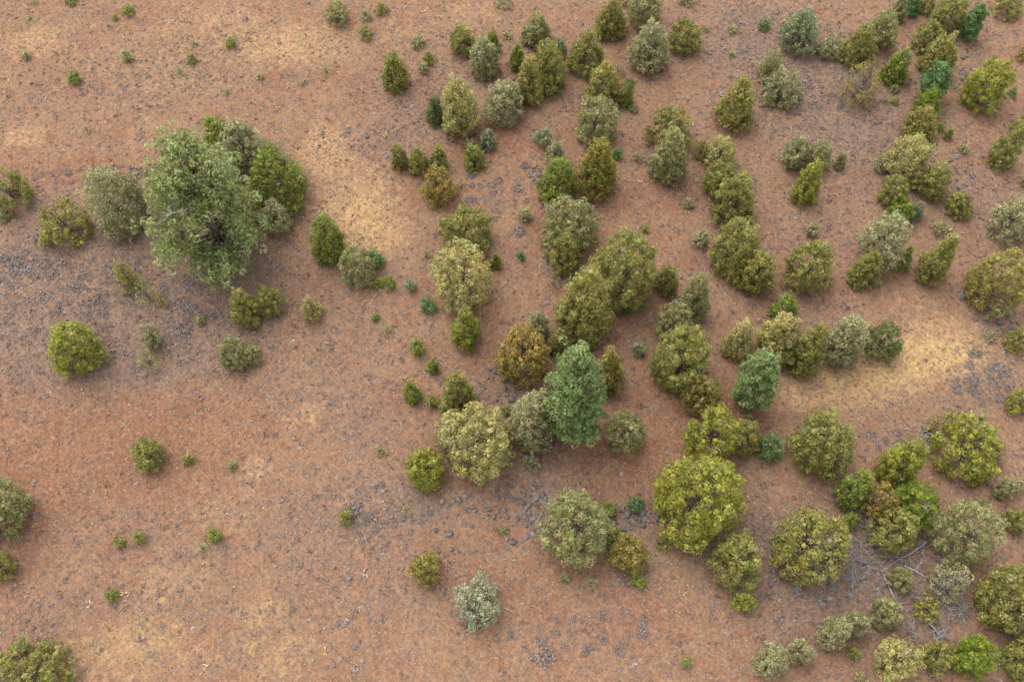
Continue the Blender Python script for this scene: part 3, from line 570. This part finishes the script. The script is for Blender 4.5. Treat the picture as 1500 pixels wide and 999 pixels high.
def lobes_mesh(Cn, D, S, L, nl, ls, col, g, core=True, needle=False, jit=.55, spike=0.0):
    """foliage lobes: Cn centres, D axis, S radius, L length factor; nl leaves each of size ls"""
    k = len(Cn); U, V = frames(D, g)
    # leaves
    q = norm(g.normal(size=(k, nl, 3))); q[..., 2] = np.where(q[..., 2] < -.45, -q[..., 2], q[..., 2])
    loc = q*np.array([1, 1, 1.])*g.uniform(.86, 1.06, (k, nl, 1))
    def tow(a): return a[..., 0:1]*U[:, None]+a[..., 1:2]*V[:, None]+a[..., 2:3]*D[:, None]
    sc_ = np.stack([S, S, S*L], -1)[:, None]
    P = Cn[:, None]+tow(loc*sc_)
    Nn = norm(tow(q/np.array([1, 1, 1.3]))+g.normal(size=(k, nl, 3))*jit)
    up = D[:, None]*.8+np.array([0, 0, .35])+g.normal(size=(k, nl, 3))*.6
    a = norm(up-(up*Nn).sum(-1, keepdims=True)*Nn); b = np.cross(Nn, a)
    size = ls*g.uniform(.65, 1.35, (k, nl, 1))
    if needle:
        a = norm(tow(q)+g.normal(size=(k, nl, 3))*.35); b = norm(np.cross(a, np.array([0, 0, 1.])+tow(q)*.4+g.normal(size=(k, nl, 3))*.45))
        P = Cn[:, None]+tow(loc*sc_*.35)
        ln = S[:, None, None]*g.uniform(.75, 1.25, (k, nl, 1))
        tri = np.stack([P-b*size*.42, P+b*size*.42, P+a*ln*.95], 2)
    else:
        tri = np.stack([P-a*size*.45-b*size*.48, P-a*size*.35+b*size*.5, P+a*size*(.75+spike)+Nn*size*.25], 2)
    v = tri.reshape(-1, 3); f = np.arange(len(v)).reshape(-1, 3)
    lc = np.repeat((col[:, None]*g.uniform(.70, 1.30, (k, nl, 1))).reshape(-1, 3), 3, 0)
    if core:
        ov = norm(OCT_V+0)*.52
        cv = Cn[:, None]+(ov[None, :, 0:1]*U[:, None]*S[:, None, None]+ov[None, :, 1:2]*V[:, None]*S[:, None, None]+ov[None, :, 2:3]*D[:, None]*(S*L)[:, None, None])
        cf = (OCT_F[None]+(np.arange(k)*6)[:, None, None]).reshape(-1, 3)+len(v)
        v = np.vstack([v, cv.reshape(-1, 3)]); f = np.vstack([f, cf]); lc = np.vstack([lc, np.repeat(col, 6, 0)])
    return v, f, lc

def lobe_cols(k, cc, g, mixp=None):
    c1, c2 = np.array(cc[0]), np.array(cc[1])
    m = np.clip(g.beta(1.1, 1.1, k) if mixp is None else mixp, 0, 1)[:, None]
    c = c1*(1-m)+c2*m
    br = g.random(k); c = np.where((br < .05)[:, None], c*.5+np.array([.17, .115, .06])*.5, c); c = np.where((br > .95)[:, None], c*.55+np.array([.16, .145, .12])*.45, c)
    return c*np.exp(g.normal(size=(k, 1))*.13)*(1+g.normal(size=(k, 3))*.045)

def make_crown(kind, r, h, cc, g, dense=False, wispy=False):
    big = r > .75
    subs = [(0, 0, 0, r, h)]
    if big and kind in 'rlD' and not (dense and r < 1.5):
        subs = [(0, 0, 0, r*.93, h)]
        m = g.integers(2, 5); a0 = g.uniform(0, 6.28)
        for i in range(m):
            a = a0+i*6.283/m+g.normal()*.45; s = g.uniform(.40, .66); o = r*(1-s)*g.uniform(.75, 1.08)
            subs.append((o*math.cos(a), o*math.sin(a), g.uniform(0, .12)*h, r*s, h*g.uniform(.55, .88)))
    elif big and kind == 'c':
        subs = [(0, 0, 0, r*.9, h)]
        for i in range(g.integers(1, 4)):
            a = g.uniform(0, 6.28); s = g.uniform(.45, .65); o = r*(1-s)*g.uniform(.8, 1.1)
            subs.append((o*math.cos(a), o*math.sin(a), 0, r*s, h*g.uniform(.6, .9)))
    s0 = {'c': .125, 'r': .135, 'l': .10, 'p': .13, 's': .2, 'd': .12, 'D': .11}[kind]*r+.075
    s0 = min(s0, .255)
    P, N = [], []
    dens = {'c': .80, 'r': .74, 'l': 1.0, 'p': 1.0, 's': 1.1, 'd': .5, 'D': .8}[kind]
    if wispy: dens *= .55
    for (ox, oy, oz, sr, sh) in subs:
        area = 2*np.pi*sr*sh*.72
        n = max(10, int(dens*area/(s0*s0*2.1)))
        p, q = envelope_points(kind, sr, sh, n, g, .35 if dense else 1.0)
        p = p+np.array([ox, oy, oz]); keep = np.ones(n, bool)
        for (bx, by, bz, br, bh) in subs:          # cull what lies inside another lobe of the crown
            if (bx, by) == (ox, oy): continue
            t = (p[:, 2]-bz)/bh
            ins = (np.hypot(p[:, 0]-bx, p[:, 1]-by) < prof(kind, np.clip(t, 0, 1))*br*.8) & (t > 0) & (t < .93)
            keep &= ~ins
        P.append(p[keep]); N.append(q[keep])
    P, N = np.vstack(P), np.vstack(N)
    if r > .6 and not dense:                                     # hollows where the branches show, and sprigs that stick out
        hc = norm(g.normal(size=(int(g.integers(5, 12)), 3))*np.array([1, 1, .55])+np.array([0, 0, .45])); hr = g.uniform(.06, .17, len(hc))
        pd = norm(P-np.array([0, 0, h*.4])); ang = np.arccos(np.clip(pd@hc.T, -1, 1)); keep = (ang > hr[None]).all(1) | (g.random(len(P)) < .15)
        P, N = P[keep], N[keep]
    k = len(P)
    inn = g.random(k) < (.16 if kind in 'crs' else .32)
    dep = np.where(inn, g.uniform(.25, .6, k), np.where(g.random(k) < .08, -g.uniform(.02, .11, k), g.uniform(-.03, .12, k)))*r
    P = P-N*dep[:, None]; P += g.normal(size=P.shape)*s0*.22
    P[:, 2] = np.maximum(P[:, 2], s0*.55)
    upk = {'c': .85, 'r': .45, 'l': 1.1, 'p': .6, 's': .7, 'd': .6, 'D': .5}[kind]
    D = norm(N+np.array([0, 0, upk])+g.normal(size=P.shape)*.22)
    S = s0*np.exp(g.normal(size=k)*.24)
    L = {'c': 1.5, 'r': 1.12, 'l': 1.75, 'p': 1.2, 's': 1.4, 'd': 1.3, 'D': 1.15}[kind]*g.uniform(.85, 1.2, k)
    nl = {'c': 54, 'r': 60, 'l': 50, 'p': 48, 's': 30, 'd': 36, 'D': 50}[kind]
    ls = {'c': .072, 'r': .072, 'l': .07, 'p': .07, 's': .068, 'd': .07, 'D': .072}[kind]*min(1.0, .55+r*.4)
    mp = None
    col = lobe_cols(k, cc, g)
    return lobes_mesh(P, D, S, L, nl, ls, col, g, core=kind in 'crspD' and not wispy, jit=.42 if kind in 'cr' else .65, spike=.6 if kind == 'l' else .2 if kind == 'c' else .08), P

def make_pine(kind, r, h, cc, g):
    P, D, ends = [], [], []
    nw = int(h/.42) if kind == 'n' else int(h/.62)
    for i in range(nw):
        t = .07+.9*i/nw
        nb = g.integers(7, 10)
        for j in range(nb):
            a = g.uniform(0, 6.28); R_ = prof(kind, t)*r*(g.uniform(.78, 1.06) if kind == 'n' else g.uniform(.62, 1.1))
            if kind == 'B':
                R_ *= .72+.42*math.sin(a*2+i*.35)**2
                if g.random() < .12: continue
            up = g.uniform(.05, .4)
            e = np.array([R_*math.cos(a), R_*math.sin(a), t*h+up*R_*.5]); ends.append((t*h, e))
            m = max(2, int(R_/(.26 if kind == 'n' else .30)))
            for s in range(m):
                f = 1-s/m*(.62 if kind == 'n' else .55)
                for _ in range(2 if kind == 'n' else 3):
                    sp = .20 if kind == 'n' else .42
                    P.append(np.array([e[0]*f, e[1]*f, t*h+(e[2]-t*h)*f])+g.normal(size=3)*np.array([sp, sp, sp*.6])*(.4+f*.6))
                    D.append([math.cos(a), math.sin(a), .55+t])
    for z in np.linspace(.86, 1.0, 7): P.append(np.array([g.normal()*.1, g.normal()*.1, z*h])); D.append([0, 0, 1])
    P = np.array(P); D = norm(np.array(D)+g.normal(size=P.shape)*.25); k = len(P)
    S = (.21 if kind == 'n' else .27)*np.exp(g.normal(size=k)*.2)
    if r < 1.2: S *= .8
    nl = 36 if kind == 'n' else 30
    col = lobe_cols(k, cc, g)
    return lobes_mesh(P, D, S, np.ones(k), nl, .085 if kind == 'n' else .095, col, g, core=False, jit=.75, spike=.9), ends

def make_trunk(r, h, tips, g, lean=0, n_limbs=10, thick=None):
    b = Bag(); tk = thick or (.035+.05*r)
    zs = np.linspace(-.25, h*.82, 7)
    wob = np.cumsum(g.normal(size=(7, 2))*r*.035, 0)
    pts = np.column_stack([wob, zs]); pts[:2, :2] *= .3
    b.add(*tube(pts, np.linspace(tk*1.25, tk*.2, 7), 7))
    for tip in tips[:n_limbs]:
        z0 = max(.1, tip[2]*g.uniform(.25, .6)); s = np.array([np.interp(z0, zs, pts[:, 0]), np.interp(z0, zs, pts[:, 1]), z0])
        md = s*.5+tip*.5+g.normal(size=3)*r*.06; md[2] -= r*.04
        b.add(*tube([s, md, tip], [tk*.45, tk*.3, tk*.12], 5))
    return b.get()

def twig_tree(n, length, rad, g, spread=1.0, flat=.5, depth=3):
    """bare branching dead wood growing from the origin"""
    b = Bag()
    def grow(p, d, ln, rd, lev):
        pts = [p]; dd = d.copy()
        for i in range(4):
            dd = norm(dd+g.normal(size=3)*.28); pts.append(pts[-1]+dd*ln/4)
            pts[-1][2] = max(pts[-1][2], .02)
        b.add(*tube(pts, np.linspace(rd, rd*.35, 5), 4 if lev == 0 else 3))
        if lev < depth-1:
            for _ in range(g.integers(3, 6)):
                i = g.integers(1, 5); grow(pts[i].copy(), norm(dd+g.normal(size=3)*.75), ln*g.uniform(.35, .6), rd*.55, lev+1)
    for i in range(n):
        a = i/n*6.283+g.normal()*.35
        grow(np.array([0., 0., .03]), norm(np.array([math.cos(a)*spread, math.sin(a)*spread, flat*g.uniform(.2, 1.5)])), length*g.uniform(.65, 1.1), rad, 0)
    return b.get()

BARE = {'B': 6, 'd': 10, 'D': 15}
NAMES = {'s': ('green_shrub', 'shrub', 'small shrubs dotted over the slope'), 'n': ('pine_tree', 'pine tree', 'pines among the junipers'),
         'B': ('pine_tree', 'pine tree', 'pines among the junipers'), 'p': ('silver_bush', 'bush', None)}
for i, (x, y, r, h, kind, cc, lab) in enumerate(TR):
    g = np.random.default_rng(1000+i)
    nm, cat, grp = NAMES.get(kind, ('juniper_tree', 'juniper tree', 'junipers scattered over the slope'))
    if 'bush' in lab.split(',')[0].split() and kind != 's' and 'bush' in lab: nm, cat, grp = 'juniper_bush', 'bush', 'low bushes among the junipers'
    e = link(nm, None, None, (x, y, float(gz(x, y))-.03)); e.empty_display_size = .3
    tag(e, lab, cat, grp)
    C2 = COL[cc]
    if kind in 'nB':
        (v, f, c), ends = make_pine(kind, r, h, C2, g)
        b = Bag(); tk = .10+.035*r
        zs = np.linspace(-.3, h*.97, 9); wob = np.cumsum(g.normal(size=(9, 2))*.05, 0); wob[:2] = 0
        b.add(*tube(np.column_stack([wob, zs]), np.linspace(tk*1.2, .03, 9), 8))
        for (z0, ep) in ends:
            s = np.array([np.interp(z0, zs, wob[:, 0]), np.interp(z0, zs, wob[:, 1]), z0])
            b.add(*tube([s, s*.5+ep*.5-np.array([0, 0, .08]), ep*.9+s*.1], [tk*.32, tk*.22, tk*.1], 4))
        tv, tf = b.get()
    else:
        (v, f, c), tips = make_crown(kind, r, h, C2, g, kind == 'D' or any(q in lab for q in ('dense', 'ball-', 'dome', 'egg')), any(q in lab for q in ('wispy', 'see-through', 'faint', 'thin leaning', 'feathery bush')))
        tips = tips[g.permutation(len(tips))]
        tv, tf = make_trunk(r, h, tips, g, n_limbs=4 if kind == 's' else (26 if kind in 'ldD' else 16))
    ch = link('crown', mesh('crown', v, f, LEAF, c), e)
    link('trunk', mesh('trunk', tv, tf, BARK, smooth=True), e)
    if kind in BARE:
        if kind == 'B':
            for _ in range(6):
                vv, ff = twig_tree(1, r*.45, .06, g, 1.0, .5); a = g.uniform(0, 6.28)
                o = link('bare_branch', mesh('bare_branch', vv, ff, DEADWOOD), e, (math.cos(a)*r*.45, math.sin(a)*r*.45, h*g.uniform(.3, .7))); o.rotation_euler = (0, 0, a); o['label'] = 'bare grey limb'
            continue
        else:
            tv, tf = twig_tree(BARE[kind], r*1.0 if kind == 'D' else r*.95, .035, g, .9, 1.0 if kind == 'd' else .9, 3)
            if kind == 'd': tv = tv*np.array([1, 1, h/max(tv[:, 2].max(), .5)*.97])
            else: tv = tv*np.array([1, 1, h/max(tv[:, 2].max(), .5)*1.10])
        o = link('bare_branches', mesh('bare_branches', tv, tf, DEADWOOD), e); o['label'] = 'bare silver-grey dead branches'

# ------------------------------------------------------------------ dead wood on the ground
for j, (kind, pts, rad, lab, cat) in enumerate(DEAD):
    g = np.random.default_rng(77+j); x, y = pts[0]
    if kind == 'dead_twigs':
        v, f = twig_tree(10, rad, .019, g, 1.0, .45, 3); nm = 'dead_shrub'
        cat = 'dead shrub'
    elif kind == 'brush_pile':
        b = Bag(); nm = 'brush_pile'
        for (px, py) in pts:
            vv, ff = twig_tree(11, rad*1.1, .022, g, 1.0, .5, 3); b.add(vv+np.array([px-x, py-y, 0]), ff)
        v, f = b.get()
    else:
        b = Bag(); nm = 'fallen_branch'
        q = np.array([[px-x, py-y, .10+.08*math.sin(i*1.7)] for i, (px, py) in enumerate(pts)])
        b.add(*tube(q, np.linspace(rad, rad*.4, len(q)), 6))
        for i in range(1, len(q)):
            for _ in range(4):
                d = norm(np.array([g.normal(), g.normal(), .25])); p0 = q[i-1]+(q[i]-q[i-1])*g.random(); ln = g.uniform(.4, .95)
                p1 = p0+d*ln*.5+g.normal(size=3)*.05; p2 = p1+norm(d+g.normal(size=3)*.4)*ln*.5; p2[2] = max(p2[2], .03)
                b.add(*tube([p0, p1, p2], [rad*.45, rad*.3, rad*.15], 4))
                for _ in range(2):
                    p3 = p1+norm(d+g.normal(size=3)*.8)*ln*.4; p3[2] = max(p3[2], .03); b.add(*tube([p1, p3], [rad*.25, rad*.1], 3))
        v, f = b.get()
    tag(link(nm, mesh(nm, v, f, DEADWOOD, smooth=True), None, (x, y, float(gz(x, y)))), lab, cat, 'dead wood lying among the junipers')

# ------------------------------------------------------------------ rocks
import bmesh
def rock_mesh(g):
    bm = bmesh.new(); bmesh.ops.create_icosphere(bm, subdivisions=2, radius=1)
    ax = [norm(g.normal(size=3)) for _ in range(13)]; cut = g.uniform(.5, .82, 13)
    for vv in bm.verts:
        p = np.array(vv.co)
        for a_, c_ in zip(ax, cut):
            d = p@a_
            if d > c_: p = p-a_*(d-c_)
        p *= 1+g.normal()*.04; vv.co = p
    v = np.array([q.co[:] for q in bm.verts]); f = np.array([[q.index for q in t.verts] for t in bm.faces]); bm.free()
    return v*np.array([1, .85, .62]), f
rock_meshes = []
for k in range(8):
    g = np.random.default_rng(300+k); v, f = rock_mesh(g)
    rock_meshes.append(mesh('rock', v, f, STONE, np.ones((len(v), 3))*np.array([1., .98, .97])*g.uniform(.8, 1.5)))
nr = 0
def put_rock(x, y, s, lab, grp):
    global nr
    o = link('rock', rock_meshes[nr % 8], None, (x, y, float(gz(x, y))+s*.04)); nr += 1
    s *= .62
    o.scale = (s*rng.uniform(.8, 1.25), s*rng.uniform(.8, 1.25), s*rng.uniform(.7, 1.1)); o.rotation_euler = (rng.normal()*.2, rng.normal()*.2, rng.uniform(0, 6.28))
    tag(o, lab, 'rock', grp)
for (cx, cy, rx, ry, n, s, lab, grp) in ROCKS:
    done = []
    for _ in range(int(n)):
        for tr in range(30):
            a = rng.uniform(0, 6.28); q = math.sqrt(rng.random()); x, y = cx+rx*q*math.cos(a), cy+ry*q*math.sin(a)
            sz = s*math.exp(rng.normal()*.32)
            if all((x-u)**2+(y-v)**2 > ((sz+w_)*.42)**2 for u, v, w_ in done): break
        done.append((x, y, sz)); put_rock(x, y, sz, lab, grp)
for (x, y) in ROCK_LINE:
    for q in range(2):
        put_rock(x+rng.normal()*.22, y+rng.normal()*.16, .34*math.exp(rng.normal()*.25)*(1 if q == 0 else .6), 'blue-grey rock in the broken line left of the large rounded juniper, lower slope', 'rocks in the broken line')

# ------------------------------------------------------------------ grey low shrubs one can pick out
def tuft(g, n, up=.75, wd=.16):
    """low twiggy tuft of unit radius: n slivers radiating from the root"""
    a = g.uniform(0, 6.283, n); el = g.uniform(.15, 1.35, n)
    d = np.stack([np.cos(a)*np.cos(el), np.sin(a)*np.cos(el), np.sin(el)*up], 1); ln = g.uniform(.6, 1.1, n)[:, None]
    b_ = norm(np.cross(d, g.normal(size=d.shape)))
    p0 = d*ln*.15; tri = np.stack([p0+d*ln*.45-b_*wd, p0+d*ln*.45+b_*wd, p0+d*ln], 1)
    base = np.stack([p0*0, p0+d*ln*.45-b_*wd, p0+d*ln*.45+b_*wd], 1)
    v = np.concatenate([tri, base], 0).reshape(-1, 3); v[:, 2] = np.maximum(v[:, 2], -.02)
    return v, np.arange(len(v)).reshape(-1, 3)
def mound(g, n, ht=.6, sz=.5, jit=.6):
    q = norm(g.normal(size=(n, 3))); q[:, 2] = abs(q[:, 2]); P = q*np.array([1, 1, ht])*g.uniform(.55, 1.1, (n, 1))
    N_ = norm(q+np.array([0, 0, .5])+g.normal(size=(n, 3))*jit); a, b_ = frames(N_, g); z = sz*g.uniform(.6, 1.4, (n, 1))
    v = np.stack([P-a*z*.5-b_*z*.4, P-a*z*.4+b_*z*.45, P+a*z*.8], 1).reshape(-1, 3); v[:, 2] = np.maximum(v[:, 2], -.03)
    return v, np.arange(3*n).reshape(-1, 3)
sage_meshes = []
for k in range(8):
    g = np.random.default_rng(500+k); v, f = mound(g, 120, .5, .20, .5)
    t = np.array([.155, .124, .110])*g.uniform(.8, 1.15)
    sage_meshes.append(mesh('grey_shrub', v, f, DRY, np.repeat(t[None]*np.exp(g.normal(size=(len(f), 1))*.18), 3, 0)))
def clear(x, y, m=.75):
    d = np.hypot(TX[:, 0]-x, TX[:, 1]-y); return not (d < TX[:, 2]*m).any()
k = 0
for (cx, cy, rx, ry, n, s, lab, grp) in SAGE:
    for _ in range(int(n)):
        for tr in range(20):
            a = rng.uniform(0, 6.28); q = math.sqrt(rng.random()); x, y = cx+rx*q*math.cos(a), cy+ry*q*math.sin(a)
            if clear(x, y): break
        o = link('grey_shrub', sage_meshes[k % 8], None, (x, y, float(gz(x, y)))); k += 1
        z = .8*s*math.exp(rng.normal()*.38); o.scale = (z*rng.uniform(.85, 1.25), z*rng.uniform(.85, 1.25), z*rng.uniform(.7, 1.)); o.rotation_euler = (0, 0, rng.uniform(0, 6.28))
        tag(o, lab, 'shrub', grp)

# ------------------------------------------------------------------ ground cover nobody could count
def scatter(name, label, cat, temps, n, dens, size, colf, seed, mat=DRY):
    g = np.random.default_rng(seed)
    x = g.uniform(-47, 47, n); y = g.uniform(0, 67, n)
    keep = (abs(x) < 31+y*.23) & (g.random(n) < dens(x, y, g)); x, y = x[keep], y[keep]; m = len(x)
    s = size*np.exp(g.normal(size=m)*.34); a = g.uniform(0, 6.283, m); c = colf(x, y, g, m)
    z = gz(x, y); V, F, K, off = [], [], [], 0
    which = g.integers(0, len(temps), m)
    for ti, (tv, tf) in enumerate(temps):
        q = np.where(which == ti)[0]
        if not len(q): continue
        ca, sa = np.cos(a[q])[:, None], np.sin(a[q])[:, None]
        vx = (tv[None, :, 0]*ca-tv[None, :, 1]*sa)*s[q][:, None]+x[q][:, None]
        vy = (tv[None, :, 0]*sa+tv[None, :, 1]*ca)*s[q][:, None]+y[q][:, None]
        vz = tv[None, :, 2]*s[q][:, None]+z[q][:, None]
        V.append(np.stack([vx, vy, vz], -1).reshape(-1, 3))
        F.append((tf[None]+(np.arange(len(q))*len(tv))[:, None, None]).reshape(-1, 3)+off); off += len(q)*len(tv)
        K.append(np.repeat(c[q], len(tv), 0)*np.tile(np.repeat(np.exp(g.normal(size=len(tv)//3)*.16), 3), len(q))[:, None] if len(tv) % 3 == 0 else np.repeat(c[q], len(tv), 0))
    o = link(name, mesh(name, np.vstack(V), np.vstack(F), mat, np.vstack(K)))
    o['kind'] = 'stuff'; o['label'] = label; o['category'] = cat
    return m
def patchy(x, y, f, ph):
    return .5+.5*np.sin(x*f+2*np.sin(y*f*.7+ph)+ph)*np.cos(y*f*1.1+1.7*np.sin(x*f*.6-ph))
gT = [mound(np.random.default_rng(700+i), 8, .5, .62, .6) for i in range(6)]
sT = [tuft(np.random.default_rng(720+i), 5, .7, .15) for i in range(6)]
def d_grey(x, y, g):
    return np.clip((.15+.9*field(x, y, GREY)+.16*patchy(x, y, .9, 1.)*patchy(x, y, .37, 3.)+.16*patchy(x, y, .23, 4.)+.5*under(x, y, 1.0)*(under(x, y, .8) < .45))*(1-.55*np.clip(field(x, y, STRAW), 0, 1))*(1-.35*np.clip(field(x, y, RED), 0, 1))*(1-.8*under(x, y, .8)), 0, 1)
def c_grey(x, y, g, m):
    t = g.random((m, 1)); c = np.array([.185, .142, .122])*(1-t)+np.array([.148, .114, .100])*t
    return c*np.exp(g.normal(size=(m, 1))*.18)
scatter('scrub_cover', 'low grey and mauve dry scrub covering the slope', 'scrub', gT, 142000, d_grey, .088, c_grey, 5)
def d_straw(x, y, g):
    return np.clip((.12+.95*field(x, y, STRAW)+.22*patchy(x, y, .5, 2.))*(1-.8*under(x, y, .8)), 0, 1)
def c_straw(x, y, g, m):
    t = g.random((m, 1)); c = np.array([.28, .185, .088])*(1-t)+np.array([.36, .262, .140])*t
    return c*np.exp(g.normal(size=(m, 1))*.2)
scatter('dry_grass', 'thin straw-coloured dry grass tufts on the soil', 'grass', sT, 95000, d_straw, .10, c_straw, 6)
pT = []
for i in range(4):
    g = np.random.default_rng(800+i); v = norm(OCT_V)*g.uniform(.7, 1.2, (6, 1))*np.array([1, .8, .55]); pT.append((v, OCT_F))
def d_peb(x, y, g): return np.clip(.18+.5*field(x, y, GREY)+.2*patchy(x, y, .7, 6.), 0, 1)
def c_peb(x, y, g, m):
    t = (g.random((m, 1)) < .8); return np.where(t, np.array([1.5, 1.3, 1.2]), np.array([1.8, 1.5, 1.25]))*np.exp(g.normal(size=(m, 1))*.3)
scatter('pebbles', 'small dark and pale pebbles strewn over the soil', 'pebbles', pT, 38000, d_peb, .034, c_peb, 7, STONE)
